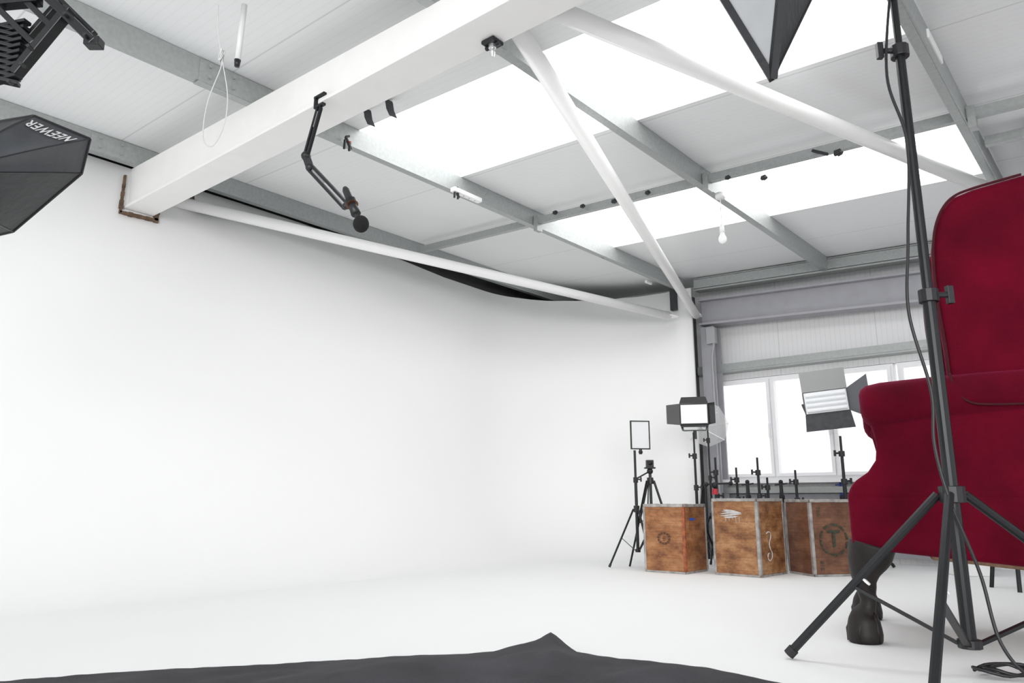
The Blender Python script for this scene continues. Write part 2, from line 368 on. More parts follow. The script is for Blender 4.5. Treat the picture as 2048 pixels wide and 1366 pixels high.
mb=MB(); sloped(mb,9.0,12.7,.6,-8,4.62,4.66); struct(fin(mb,'trim_7',M('soffit_grey',(.10,.10,.12),.8),(0,0,0)))

# ================= CEILING FITTINGS =================
mb=MB()
q0=srp(905,378,4.62); q1=srp(960,402,4.62)
mb.beam(q0,q1,.05,.035); sb=tag(fin(mb,'socket_strip',mWhite,q0,bevel=.006),'white plastic socket strip fixed under the purlin','socket')
for k in range(4):
    mb=MB(); c=q0.lerp(q1,.2+.2*k); mb.cyl(c+Vector((0,0,-.019)),c+Vector((0,0,-.017)),.006,seg=10)
    fin(mb,'socket_hole',mGrey,q0,parent=sb)
def clamp(c,lab,s=1.0):
    T=thing('spring_clamp',c,lab,'clamp','black spring clamps on the purlin')
    mb=MB(); mb.beam(c+Vector((0,-.03,.03))*s,c+Vector((0,0,.045))*s,.02*s,.014*s); mb.beam(c+Vector((0,-.03,.03))*s,c+Vector((0,.02,-.045))*s,.02*s,.014*s); part(T,'jaw',mb,mBlack,bevel=.003)
    for dy in (-.033,.008):
        mb=MB(); mb.beam(c+Vector((0,dy,.01))*s,c+Vector((.0,dy-.003,-.06))*s,.018*s,.012*s); part(T,'handle',mb,mBlack,bevel=.003)
    mb=MB(); mb.cyl(c+Vector((-.014,0,0))*s,c+Vector((.014,0,0))*s,.007*s); part(T,'pivot_spring',mb,mRed)
clamp(srp(698,285,4.63),'small black spring clamp gripping the galvanised purlin',1.0)
clamp(srp(915,385,4.60),'small black spring clamp beside the white socket strip',.9)
for (u,v) in ((728,218),(771,200)):
    t=srp(u,v,4.86)
    R_=D(1,0); F_=D(0,1)
    pr=[t-R_*.045+Z_*.012,t+R_*.02+Z_*.0,t+R_*.026-Z_*.02-F_*.01,t+R_*.036-Z_*.075-F_*.015,t+R_*.058-Z_*.125-F_*.02]
    wv=(D(.35,1)).normalized()*.028+Z_*.004; mb=MB(); mb.grid([[p-wv-R_*.010 for p in pr],[p+wv+R_*.010 for p in pr]])
    tag(fin(mb,'tape_hook',mTape,t,solid=.004),'bent strip of black tape hanging from the roof panel','tape','black tape scraps on the ceiling')
for u,v in ((1110,425),(1165,412),(1228,402),(1295,385),(1455,355),(1527,355),(1675,305)):
    t=sa(u,v,8.05); mb=MB(); w=.022*random.uniform(.8,1.4)
    mb.obox(t,(w*1.3,.004,.006),(0,.03,0),(.004,0,w)); mb.obox(t+Vector((w*.6,0,-w*.5)),(w*.9,0,.008),(0,.02,0),(.008,0,w*.5))
    tag(fin(mb,'tape_scrap',mTape,t),'small crumpled scrap of tape stuck to the roof rail','tape','black tape scraps on the ceiling')
t=sa(1640,305,8.05); mb=MB(); mb.beam(t-Vector((.05,0,-.03)),t+Vector((.05,0,-.03)),.02,.02); tag(fin(mb,'tape_scrap',mTape,t,bevel=.005),'longer strip of black tape stuck to the roof rail','tape','black tape scraps on the ceiling')
t=srp(1205,513,4.66); mb=MB(); mb.obox(t,(.004,0,0),(0,.05,0),(0,0,.03)); tag(fin(mb,'tape_scrap',mTape,t),'scrap of black tape stuck on the purlin','tape','black tape scraps on the ceiling')
t=srp(1297,565,4.63); mb=MB(); mb.obox(t,(.03,0,0),(0,.12,0),(0,0,.03)); tag(fin(mb,'junction_box',mWhite,t,bevel=.008),'small white junction box on the purlin','box')
t=srp(1866,95,4.78); mb=MB(); mb.obox(t,(.03,0,0),(0,.32,0),(0,0,.05)); tag(fin(mb,'cable_cover',mWhite,t,bevel=.006),'long white cable cover fixed to the purlin','box')
t=srp(1440,392,4.60); T=thing('pendant_bulb',t,'bare white light bulb hanging on a short cable from the purlin','light bulb')
bz=2.52
mb=MB(); mb.cyl(t+Vector((0,0,.02)),t-Vector((0,0,.02)),.035); mb.tube([t-Vector((0,0,.02)),Vector((t.x,t.y,bz+.1))],.004,8); part(T,'cable',mb,mWhite,smooth=True)
c=Vector((t.x,t.y,bz)); mb=MB(); mb.cyl(c+Vector((0,0,.11)),c+Vector((0,0,.05)),.014,.02); part(T,'lamp_holder',mb,mWhite,smooth=True)
mb=MB(); mb.tube([c+Vector((0,0,k)) for k in (.055,.03,.01,-.01,-.025,-.036,-.04)],[.013,.018,.028,.031,.026,.014,.003],16); part(T,'bulb',mb,M('frosted_glass',(.9,.9,.9),.2),smooth=True)
t=P(3.80,3.43,lo(3.43)); T=thing('light_mount',t,'black ceiling mount with chrome spigot under the white beam','mount')
mb=MB(); mb.obox(t-Vector((0,0,.010)),(.075,0,0),(0,.075,0),(0,0,.018)); mb.cyl(t-Vector((.04,.0,.024)),t-Vector((.02,0,.024)),.011); mb.cyl(t+Vector((.04,.0,-.024)),t+Vector((.02,0,-.024)),.011); part(T,'plate',mb,mBlackM,bevel=.005)
mb=MB(); mb.tube([t-Vector((0,0,k)) for k in (.015,.035,.036,.055,.056,.08)],[.018,.018,.010,.010,.014,.010],14); part(T,'spigot',mb,mSilver)
a_=3.5
pe=sa(612,312,a_); pe2=sa(620,335,a_); pm=sa(692,412,a_)
k=sa(640,200,a_); k.z=lo(5.5)*H+.03
T=thing('scissor_boom',k,'black scissor boom arm clamped to the white beam holding a microphone','boom arm')
mb=MB(); mb.obox(k,(.09,0,0),(0,.02,0),(0,0,.012)); mb.obox(k+Vector((-.035,0,-.03)),(.018,0,0),(0,.018,0),(0,0,.05)); mb.obox(k+Vector((0,0,-.06)),(.08,0,0),(0,.022,0),(0,0,.014)); mb.cyl(k+Vector((.01,0,-.085)),k+Vector((.01,0,-.066)),.01); part(T,'clamp',mb,mBlackM,bevel=.002)
for p,q in ((k+Vector((0,0,-.07)),pe),(pe2,pm)):
    d=(q-p).normalized(); o=d.cross(Vector((0,1,0))).normalized()*.015
    for sg in (-1,1):
        mb=MB(); mb.beam(p+o*sg,q+o*sg,.015,.014); part(T,'arm_bar',mb,mBlackM)
    A_=p.lerp(q,.08); B_=p.lerp(q,.4); d=(B_-A_); o1=d.orthogonal().normalized(); o2=d.normalized().cross(o1)
    mb=MB(); mb.tube([A_+d*(j/90)+(o1*math.cos(j*1.4)+o2*math.sin(j*1.4))*.007 for j in range(91)],.0015,4); part(T,'spring',mb,mGrey)
mb=MB(); mb.ball(pe,.026); mb.ball(pe2,.024); mb.beam(pe,pe2,.036,.024); part(T,'elbow_joint',mb,mBlack)
mb=MB(); mb.cyl(pm+Vector((-.02,0,0)),pm+Vector((.025,0,0)),.014); mb.ball(pm,.018); part(T,'end_joint',mb,mBlack)
m0=sa(690,376,a_); m1=sa(712,428,a_); m2=sa(722,448,a_)
T=thing('microphone',m0,'black microphone with round foam windshield held in the boom arm','microphone')
mb=MB(); mb.tube([m0,m0.lerp(m1,.1),m0.lerp(m1,.7),m1],[.012,.018,.020,.024],16); part(T,'body',mb,mBlack,smooth=True)
mb=MB(); mb.ball(m2,.038,seg=20,sc=(1,1,1.1)); part(T,'windshield',mb,M('foam',(.010,.010,.010),1,bump=1,bscale=300),smooth=True)
mb=MB(); d=(m1-m0).normalized(); c=m0.lerp(m1,.58); mb.tube([c-d*.014,c+d*.012],.030,18); part(T,'shock_mount',mb,mBlackM)
mb=MB(); mb.tube([c+d*.013,c+d*.015],.031,18); part(T,'mount_ring',mb,M('copper',(.14,.06,.035),.35,.6),label='thin copper-coloured ring')
pt=sv(489,10,3.3); pb=sv(475,122,3.3); T=thing('hanging_tube',pt,'slim white tube with black tip hanging from ceiling','tube')
mb=MB(); mb.cyl(pt,pb,.014); part(T,'tube_body',mb,M('pale_grey_tube',(.72,.72,.72),.35),smooth=True)
mb=MB(); d=(pb-pt).normalized(); mb.cyl(pb-d*.005,pb+d*.03,.016,.012); part(T,'tip',mb,mBlack,smooth=True)
T=thing('hanging_cable',sv(438,10,3.3),'knotted white cable hanging in a loop from the ceiling','cable')
mCab=M('pale_cable',(.62,.62,.62),.4)
mb=MB(); mb.tube(spline([sv(437,10,3.3),sv(436,60,3.3),sv(443,112,3.3),sv(455,190,3.3),sv(448,250,3.3),sv(425,292,3.3),sv(406,275,3.3),sv(415,205,3.3),sv(440,140,3.3),sv(446,112,3.3)]),.0028,6)
part(T,'cord',mb,mCab,smooth=True)
pts=[]
for k in range(44): pts.append(sv(443,112,3.3)+Vector((.022*math.cos(k*.9)*math.cos(k*.13),.012*math.sin(k*.7),.028*math.sin(k*.9+k*.2))))
mb=MB(); mb.tube(spline(pts,4),.003,6); part(T,'knot',mb,mCab,smooth=True)

# ================= PHOTO STANDS =================
def stand(name,base,ht,label,rad=.012,legr=.009,collar=.5,cat='light stand',group=None,spread=.28,ang=0,knobs=(.6,),feet=None,low=.08,brmid=.5):
    base=Vector((base.x,base.y,0)); T=thing(name,base,label,cat,group)
    up=lambda z: base+Vector((0,0,z))
    mb=MB(); secs=[low]+[collar+ (ht-collar)*k for k in knobs]+[ht]; r=rad
    for i in range(len(secs)-1):
        mb.cyl(up(secs[i]-(0.05 if i else 0)),up(secs[i+1]),r,seg=14); r*=.8
    part(T,'pole',mb,mBlackM)
    mb=MB(); mb.cyl(up(collar-.03),up(collar+.03),rad*1.9,seg=12); part(T,'collar',mb,mBlack,bevel=.003)
    mb=MB(); mb.cyl(up(low),up(low+.03),rad*1.7,seg=12); part(T,'lower_collar',mb,mBlack,bevel=.003)
    for i,k in enumerate(knobs):
        z=collar+(ht-collar)*k; mb=MB(); mb.cyl(up(z-.03),up(z+.02),rad*1.55,seg=12)
        dd=D(-1,0) if i%2 else D(1,0); mb.cyl(up(z)+dd*rad,up(z)+dd*(rad*3.2),rad*.5,seg=8); mb.obox(up(z)+dd*(rad*3.5),dd*rad,Vector((0,0,rad*3)),D(0,1)*rad)
        part(T,'lock_knob',mb,mBlack,bevel=.002)
    if feet is None: feet=[base+D(math.cos(ang+k*2.0944)*spread,math.sin(ang+k*2.0944)*spread) for k in range(3)]
    for f in feet:
        f=Vector((f.x,f.y,0)); h=(f-base).normalized(); top=up(collar)+h*rad*2; f2=f+Vector((0,0,legr))
        mb=MB(); mb.cyl(top,f2,legr,seg=10); L_=part(T,'leg',mb,mBlackM)
        mb=MB(); dd=(f2-top).normalized(); mb.cyl(f2-dd*.03,f2,legr*1.3,seg=10); part(T,'rubber_foot',mb,mBlack,parent=L_)
        mid=top.lerp(f2,brmid); mb=MB(); mb.beam(mid,up(low+.015)+h*rad*1.6,legr*1.4,legr*.7); part(T,'brace',mb,mBlackM)
    return T
bs=C(1.61,2.8)
FS=stand('light_stand',bs,2.72,'tall black light stand with open tripod legs beside the red armchair',rad=.0235,legr=.0165,collar=.62,
   knobs=(.36,.86),feet=[sz(1578,1318),C(1.21,2.33),C(2.42,2.80)],low=.09,brmid=.56)
for f in (sz(1578,1318),C(1.21,2.33)):
    a=bs+Vector((0,0,.62)); p=a.lerp(f,.51); d=(f-a).normalized(); mb=MB(); mb.cyl(p,p+d*.008,.0178,seg=12); part(FS,'label_band',mb,mTextW)
mb=MB(); mb.tube(spline([bs+D(-.02,-.02,2.70),bs+D(-.075,-.02,2.3),bs+D(-.03,-.03,2.0),bs+D(-.07,-.03,1.6),bs+D(-.10,-.03,1.3),bs+D(-.05,-.03,1.0),bs+D(-.06,-.03,.8),bs+D(-.04,-.05,.6),bs+D(.03,-.06,.35),bs+D(.05,-.1,.12),bs+D(.15,-.12,.012),bs+D(.4,-.05,.012),bs+D(.6,.1,.012)]),.006,8)
part(FS,'power_cable',mb,mBlack,smooth=True)
mb=MB(); 
pts=[bs+D(.12+.10*math.cos(k*.55)*(1+.3*math.sin(k*.21)),-.02+.06*math.sin(k*.55),.012+.02*abs(math.sin(k*.8))) for k in range(40)]
mb.tube(spline(pts,3),.006,6); part(FS,'coiled_cable',mb,mBlack,smooth=True)
Tt=sv(1545,158,2.25); Aa=sv(1392,-92,2.35); Bb=sv(1568,-70,2.12); Ee=sv(1668,-95,2.55); Dd=Aa+Bb-Tt
T=thing('softbox',Tt,'black softbox with pale front diffuser tilted downward, one corner showing','softbox')
ctr=(Tt+Aa+Bb+Dd)/4
mb=MB(); q=[p.lerp(ctr,.03) for p in (Tt,Aa,Dd,Bb)]; mb.poly(q); part(T,'diffuser',mb,mDiff)
mb=MB(); mb.poly([Tt,Bb,Ee]); mb.poly([Tt,Aa,Ee]); mb.poly([Bb,Dd,Ee]); mb.poly([Aa,Dd,Ee]); part(T,'shell',mb,mFab)
mb=MB()
for a,b in ((Tt,Aa),(Aa,Dd),(Dd,Bb),(Bb,Tt)): mb.beam(a,b,.024,.024)
part(T,'rim_band',mb,mFab)
for a in (Tt,Aa,Bb,Dd):
    mb=MB(); mb.cyl(a,Ee,.005,seg=8); part(T,'rib',mb,mBlackM)
mb=MB(); mb.beam(Ee,bs+Vector((0,0,2.68)),.03,.03); part(T,'mounting_arm',mb,mBlackM)

V=[sv(68,232,2.6),sv(180,278,2.75),sv(163,347,2.85),sv(26,463,2.9),sv(-90,490,2.85),sv(-210,430,2.7),sv(-190,330,2.6),sv(-70,255,2.55)]
Ap=sv(-120,345,2.3)
T=thing('octagonal_softbox',Ap,'black octagonal umbrella softbox with white lettering on its upper panel, coloured greyer as if lit','softbox')
cenO=sum(V,Vector())/8; BU=.035
def pan_pt2(a,b,t,j):
    e=a.lerp(b,j); return Ap.lerp(e,t)+(e-cenO).normalized()*BU*math.sin(math.pi*t)*(1-.5*math.sin(math.pi*j))
def bulge(a,b,n=8): return [[pan_pt2(a,b,i/n,j/6) for j in range(7)] for i in range(n+1)]
pan=MB()
for i in range(2,8): pan.grid(bulge(V[i],V[(i+1)%8]))
part(T,'shell',pan,mFab,smooth=True)
mb=MB(); mb.grid(bulge(V[0],V[1])); mb.grid(bulge(V[1],V[2])); part(T,'upper_panel',mb,mFabLit,smooth=True,label='black top panel, coloured greyer for the light on it')
for i in range(8):
    a=V[i]; mb=MB(); mb.tube([Ap.lerp(a,t/8)+(a-cenO).normalized()*(BU*math.sin(math.pi*t/8)+.001) for t in range(9)],.003,6); part(T,'rib',mb,mBlack)
mb=MB()
for i in range(8): mb.tube([V[i],V[(i+1)%8]],.006,6)
part(T,'rim',mb,mBlack)
mb=MB(); mb.poly([v.lerp(cenO,.02) for v in V]); part(T,'diffuser',mb,mDiff)
def letters(mb,txt,s0,s1,t0,t1):
    cu=bpy.data.curves.new('t','FONT'); cu.body=txt; cu.size=1; cu.offset=.02; cu.resolution_u=3; cu.space_character=1.12
    ob=bpy.data.objects.new('t',cu); bpy.context.scene.collection.objects.link(ob)
    dg=bpy.context.evaluated_depsgraph_get(); me=ob.evaluated_get(dg).to_mesh()
    xs=[v.co.x for v in me.vertices]; ys=[v.co.y for v in me.vertices]; x0,x1,y0,y1=min(xs),max(xs),min(ys),max(ys)
    vs=[]
    for v in me.vertices:
        s=s0+(s1-s0)*(v.co.x-x0)/(x1-x0); t=t0+(t1-t0)*(v.co.y-y0)/(y1-y0)
        q=pan_pt2(V[0],V[1],t,s); vs.append(mb.bm.verts.new(q+(Vector((0,0,H))-q).normalized()*.008))
    for p in me.polygons: mb._face([vs[i] for i in p.vertices])
    bpy.data.objects.remove(ob)
mb=MB(); letters(mb,'NEEWER',.92,.06,.92,.80)
part(T,'lettering',mb,mTextW)
ox=sv(-300,300,2.3); os_=thing('boom_stand',Vector((ox.x,ox.y,0)),'black stand carrying the octagonal softbox','light stand')
mb=MB(); o=os_.location; mb.cyl(o+Vector((0,0,.02)),o+Vector((0,0,2.0)),.02); mb.beam(o+Vector((0,0,Ap.z)),Ap,.03,.03); part(os_,'pole',mb,mBlackM)
for k in range(3):
    f=o+D(math.cos(2.2+k*2.094)*.35,math.sin(2.2+k*2.094)*.35); mb=MB(); mb.cyl(o+Vector((0,0,.5)),f+Vector((0,0,.01)),.012); part(os_,'leg',mb,mBlackM)

Yp=2.2
c0=sv(60,40,2.2); T=thing('pantograph_hanger',c0,'black folding scissor pantograph hanging from a ceiling rail','pantograph')
for a,b,w,h in ((sv(60,-40,Yp),sv(190,88,Yp),.042,.028),(sv(85,-35,Yp+.05),sv(190,68,Yp+.05),.024,.016),(sv(-30,10,Yp),sv(80,0,Yp),.04,.03)):
    mb=MB(); mb.beam(a,b,w,h); part(T,'rail',mb,mBlackM,bevel=.003)
mb=MB(); mb.obox(sv(188,86,Yp),D(.05,0),D(0,.04),Vector((0,0,.03))); part(T,'end_stop',mb,mBlackM,bevel=.003)
for i in range(10):
    o=i*12
    mb=MB(); mb.beam(sv(-60,38+o,Yp-.02),sv(52-i*1.5,66+o*.95,Yp+.02),.03,.013); part(T,'scissor_bar',mb,mBlackM,bevel=.002)
    mb=MB(); mb.beam(sv(-60,68+o,Yp+.05),sv(56-i*2,44+o,Yp+.0),.03,.012); part(T,'scissor_bar',mb,mBlackM,bevel=.002)
for a,b,w,h in ((sv(30,150,Yp),sv(140,18,Yp),.04,.026),(sv(20,118,Yp+.03),sv(120,5,Yp+.03),.028,.018),(sv(0,20,Yp),sv(70,90,Yp),.035,.02),(sv(50,0,Yp),sv(110,60,Yp),.03,.02)):
    mb=MB(); mb.beam(a,b,w,h); part(T,'diagonal_bar',mb,mBlackM,bevel=.003)
for u,v in ((60,95),(132,30),(45,130),(20,165),(172,72)):
    p=sv(u,v,Yp-.03); mb=MB(); mb.cyl(p-D(0,.012),p+D(0,.012),.006,seg=8); part(T,'bolt',mb,mBlack)
mb=MB(); k=sv(-70,60,Yp); mb.cyl(k,Vector((k.x,k.y,2.95)),.02); part(T,'suspension_rod',mb,mBlackM)

# ================= CHESTS =================
def chest(u,v,ht,w1,w2,th,wood_m,label,edge=None):
    K=sz(u,v); t=math.radians(th); L=D(-math.cos(t),math.sin(t)); Rr=D(math.sin(t),math.cos(t)); Z=Z_
    T=thing('tea_chest',K+L*w1/2+Rr*w2/2,label,'wooden chest','old plywood tea chests on the studio floor')
    c=K+L*w1/2+Rr*w2/2
    mb=MB(); mb.obox(c+Z*ht/2,L*(w1-.008),Rr*(w2-.008),Z*(ht-.006)); part(T,'body',mb,wood_m)
    q=[K,K+L*w1,K+L*w1+Rr*w2,K+Rr*w2]; s=.022
    cin=lambda p:(c-p).normalized()*.012
    for i in range(4):
        a,b=q[i]+cin(q[i]),q[(i+1)%4]+cin(q[(i+1)%4])
        mb=MB(); n=9
        for k in range(n):   # slightly dented tin strip
            p0=a.lerp(b,k/n); p1=a.lerp(b,(k+1)/n); dz=.003*noise.noise(Vector((k*.8,i,u*.01)))
            mb.beam(p0+Z*(ht-.011+dz),p1+Z*(ht-.011+dz),s+.002*abs(noise.noise(Vector((k,i*3.,1)))),.024)
        for k in range(9):
            p=q[i].lerp(q[(i+1)%4],(k+.5)/9); mb.ball(Vector((p.x,p.y,ht-.012)),.004,seg=6)
        part(T,'metal_edging',mb,mTin,bevel=.002)
        mb=MB(); mb.beam(a+Z*.009,b+Z*.009,s*.8,.016); part(T,'metal_edging',mb,mTin,bevel=.002)
        mb=MB(); mb.beam(a+Z*.018,a+Z*(ht-.025),s*(.9 if i else 1.15),s*(.9 if i else 1.15),up=L)
        if i==0:
            for k in range(9):
                for dr in (L,Rr): mb.ball(q[i]+dr*.012+Z*(.05+k*(ht-.1)/8),.004,seg=6)
        if edge and i==0: part(T,'corner_strip',mb,mRust,bevel=.002,label='orange rusted corner strip')
        else: part(T,'metal_edging',mb,mTin,bevel=.002)
    def fp(face,s_,z): 
        return (K+L*s_*w1-Rr*.0035+Z*z*ht) if face=='l' else (K+Rr*s_*w2-L*.0035+Z*z*ht)
    return T,K,L,Rr,fp
T,K,L,Rr,fp=chest(1373,1149,.565,.39,.41,40,mW1,'orange-brown tea chest with red corner strip and dark round stamp',edge=True)
mb=MB(); c=fp('l',.5,.5)
for k in range(12):
    a=k*math.pi/6; b2=a+.36
    mb.poly([c+L*r_*math.cos(q)*1.2+Vector((0,0,r_*math.sin(q))) for r_,q in ((.036,a),(.052,a),(.052,b2),(.036,b2))])
mb.obox(c,L*.03,Rr*.001,Vector((0,0,.008))); mb.obox(c+Z_*.014,L*.02,Rr*.001,Vector((0,0,.006))); mb.obox(c-Z_*.014,L*.02,Rr*.001,Vector((0,0,.006)))
part(T,'stencil_mark',mb,mStB)
mb=MB(); mb.obox(fp('r',.33,.78),Rr*.09,L*.001,Vector((0,0,.02))); part(T,'label_sticker',mb,mBlue)
T,K,L,Rr,fp=chest(1523,1156,.612,.405,.475,44,mW2,'amber tea chest with white paint smears and dented tin edges')
mb=MB(); c=fp('l',.56,.80)
for j in range(5):
    zz=.024-.011*j; x0=-.10+random.uniform(0,.04); x1=.11-random.uniform(0,.05); n=10
    top=[];bot=[]
    for k in range(n+1):
        x=x0+(x1-x0)*k/n; th=.0075*math.sin(math.pi*(k+.4)/(n+.8)); zc=zz+.008*math.sin(x*16+j)
        top.append(c+L*x-Rr*.0002*j+Z_*(zc+th)); bot.append(c+L*x-Rr*.0002*j+Z_*(zc-th))
    mb.poly(top+bot[::-1])
for k in range(5):
    x=-.07+.03*k; ln=random.uniform(.015,.05); mb.obox(c+L*x+Vector((0,0,-.026-ln/2)),L*.003,Rr*.0008,Vector((0,0,ln)))
part(T,'paint_splash',mb,mStW)
mb=MB(); c=fp('r',.36,.38); seq=[(-.05,.10),(-.01,.115),(.03,.10),(.02,.06),(-.005,.02),(.01,-.02),(.035,-.05),(.03,-.09),(-.01,-.11),(-.04,-.09),(-.035,-.06),(-.01,-.05)]
cc=spline([c+Rr*x+Vector((0,0,z)) for x,z in seq],5)
mb.tube(cc,[.0025+.003*abs(math.sin(i*.35)) for i in range(len(cc))],6)
part(T,'paint_splash',mb,mStW)
T,K,L,Rr,fp=chest(1629,1154,.605,.36,.44,78,mW3,'brown tea chest with faded green T stencil inside a broken ring')
mb=MB(); c=fp('r',.46,.47); 
for k in range(10):
    a0=2*math.pi*k/10; 
    for j in range(4):
        b0_=a0+j*.12; b1_=a0+(j+1)*.12
        ps=[c+Rr*r_*math.cos(q)+Vector((0,0,r_*math.sin(q))) for r_,q in ((.112,b0_),(.128,b0_),(.128,b1_),(.112,b1_))]; mb.poly(ps)
textmesh(mb,'T',c,Rr,(0,0,1),.19,.003)
part(T,'stencil_emblem',mb,mStG)
mb=MB(); textmesh(mb,'818',fp('r',.18,.14),Vector((0,0,1)),-Rr,.05,0); part(T,'stencil_text',mb,mStG)
mb=MB(); textmesh(mb,'TEA',fp('r',.18,.84),Vector((0,0,-1)),Rr,.045,0); part(T,'stencil_text',mb,mStG)

# ================= BACKGROUND STUDIO LIGHTS =================
b1_=C(1.135,7.0)
stand('light_stand',b1_,1.05,'slim black light stand holding a thin flat panel light',rad=.014,legr=.009,collar=.52,spread=.26,ang=math.radians(172),knobs=(.5,),low=.14)
pc=sv(1280,870,7.0); T=thing('panel_light',pc,'thin square panel light with black frame and pale face','studio light')
w,h=.175,.255; 
X_=D(1,.15).normalized(); N_=D(.15,-1).normalized()
mb=MB(); mb.obox(pc,X_*w,N_*.012,Z_*h); part(T,'face',mb,M('pale_acrylic',(.72,.73,.74),.3))
mb=MB()
for s_ in (-1,1): mb.obox(pc+X_*s_*w/2,X_*.01,N_*.02,Z_*(h+.01)); mb.obox(pc+Z_*s_*h/2,X_*(w-.011),N_*.019,Z_*.01)
part(T,'frame',mb,mBlack); mb=MB(); mb.cyl(pc-Z_*(h/2+.05),pc-Z_*(h/2),.014); mb.ball(pc-Z_*(h/2+.03),.02); part(T,'swivel_mount',mb,mBlack)
def tripod(base,zt,label):
    base=Vector((base.x,base.y,0)); T=thing('camera_tripod',base,label,'tripod')
    mb=MB(); mb.cyl(base+Z_*.45,base+Z_*zt,.014); part(T,'centre_column',mb,mBlackM)
    mb=MB(); mb.cyl(base+Z_*(zt-.12),base+Z_*(zt-.06),.035,.03); mb.ball(base+Z_*zt,.03); mb.obox(base+Z_*(zt+.03),D(.10,0),D(0,.07),Z_*.015); mb.obox(base+Z_*(zt+.07),D(.07,0),D(0,.05),Z_*.07); mb.ball(base+Z_*(zt+.08)-D(0,.03),.025); mb.beam(base+Z_*zt,base+D(-.16,-.1,zt-.08),.015,.012); part(T,'pan_head',mb,mBlack,bevel=.003)
    for k in range(3):
        a=math.pi*.5+k*2.094; f=base+D(math.cos(a)*.28,math.sin(a)*.28); top=base+Z_*(zt-.09)+D(math.cos(a)*.035,math.sin(a)*.035)
        mb=MB(); m=top.lerp(f,.5); s_=(f-base).cross(Z_).normalized()*.012
        mb.beam(top+s_,m+s_,.01,.012); mb.beam(top-s_,m-s_,.01,.012); mb.beam(m,f+Z_*.005,.014,.012); mb.beam(m,base+Z_*.45,.008,.006); part(T,'leg',mb,mBlackM)
tripod(C(1.32,7.28),.87,'black camera tripod with small camera head behind a tea chest')
mDoorG=M('door_inner_grey',(.13,.135,.15),.45)
mDoorL=M('door_light_grey',(.36,.37,.37),.45)
mDoorK=M('door_charcoal',(.03,.032,.037),.5,var=.3,scale=20)
def barn(pc,w,h,X,N,label,doors,fins):
    T=thing('led_panel_light',pc,label,'studio light','studio lights with barn doors')
    U=X.cross(N).normalized(); 
    if U.z<0: U=-U
    dp=.12 if fins else .06
    mb=MB(); mb.obox(pc-N*dp/2,X*w,N*dp,U*h); part(T,'housing',mb,mHousing if fins else mBlack,bevel=.006)
    if fins:
        mb=MB(); mb.obox(pc+N*.003,X*w*.94,N*.006,U*h*.92); part(T,'reflector',mb,mLedF)
        for k in range(4):
            mb=MB(); c=pc+U*(h*(-.33+.22*k))+N*.010; mb.cyl(c-X*w*.44,c+X*w*.44,h*.095,seg=12); part(T,'lamp_tube',mb,mLedF)
    else:
        mb=MB(); mb.obox(pc+N*.003,X*w*.9,N*.006,U*h*.86); part(T,'lamp_face',mb,mLedF)
    for (side,ln,ang,tp,mt) in doors:
        a=math.radians(ang); mb=MB()
        if side in 'tb':
            s_=1 if side=='t' else -1; e=pc+U*s_*h/2; d=U*s_*math.sin(a)+N*math.cos(a)
            q=[e-X*w*.5,e+X*w*.5,e+X*w*tp+d*ln,e-X*w*tp+d*ln]
        else:
            s_=1 if side=='r' else -1; e=pc+X*s_*w/2; d=X*s_*math.sin(a)+N*math.cos(a)
            q=[e-U*h*.5,e+U*h*.5,e+U*h*tp+d*ln,e-U*h*tp+d*ln]
        mb.poly(q); part(T,'barn_door',mb,mt,solid=.004,soff=0)
    mb=MB(); bt=pc-Vector((0,0,h/2+.05))
    for s_ in (-1,1): mb.beam(pc+X*s_*(w/2+.012)-N*.05,bt+X*s_*w*.4-N*.05,.012,.02); 
    mb.beam(bt-X*w*.4-N*.05,bt+X*w*.4-N*.05,.02,.012); mb.cyl(bt-Vector((0,0,.08))-N*.05,bt-N*.05,.016); part(T,'yoke',mb,mBlackM)
    return T
pc1=sv(1388,828,7.0); X1=D(1,.25,0).normalized(); N1=D(.25,-1,-.02); N1=D(-.25,-1,-.02).normalized(); X1=D(1,-.25,0).normalized()
barn(pc1,.265,.20,X1,N1,'black panel light with open barn doors and pale diffuser face',[('l',.12,88,.44,mBlack),('t',.06,80,.42,mBlack),('r',.11,30,.48,mBlack),('b',.045,30,.45,mBlack)],False)
stand('light_stand',C(1.70,7.05),1.22,'black light stand holding the smaller barn-door panel',rad=.014,legr=.01,collar=.5,spread=.24,ang=.5,knobs=(.3,.7))
pc2=sv(1652,803,6.9); X2=D(1,-.38,.09).normalized(); N2=D(-.38,-1,-.12).normalized(); X2=(X2-N2*X2.dot(N2)).normalized()
barn(pc2,.39,.21,X2,N2,'large multi-tube panel light with open barn doors in front of window',[('t',.19,82,.5,mDoorL),('r',.26,38,.95,mDoorG),('b',.16,72,.54,mDoorK)],True)
stand('light_stand',C(3.04,6.98),1.18,'black light stand holding the large barn-door panel',rad=.018,legr=.011,collar=.55,spread=.40,ang=.1,knobs=(.35,.75))
uc=sv(1410,846,7.5); T=thing('photo_umbrella',uc,'white translucent photo umbrella in front of the window','umbrella')
un=D(.15,-1,.25).normalized(); ux=un.cross(Z_).normalized(); uy=ux.cross(un)
mb=MB(); R_=.25; rows=[]
for i in range(7):
    t=i/6; rows.append([uc+(ux*math.cos(j*math.pi/8)+uy*math.sin(j*math.pi/8))*R_*t*(1-.06*(j%2))-un*(.12*(1-t*t)) for j in range(17)])
mb.grid(rows[0:]); part(T,'canopy',mb,mUmb)
for j in range(8): 
    a=j*math.pi/4; mb=MB(); mb.cyl(uc-un*.12,uc+(ux*math.cos(a)+uy*math.sin(a))*R_,.002,seg=6); part(T,'rib',mb,mSilver)
mb=MB(); mb.cyl(uc-un*.15,uc+un*.3,.005,seg=8); part(T,'shaft',mb,mSilver)
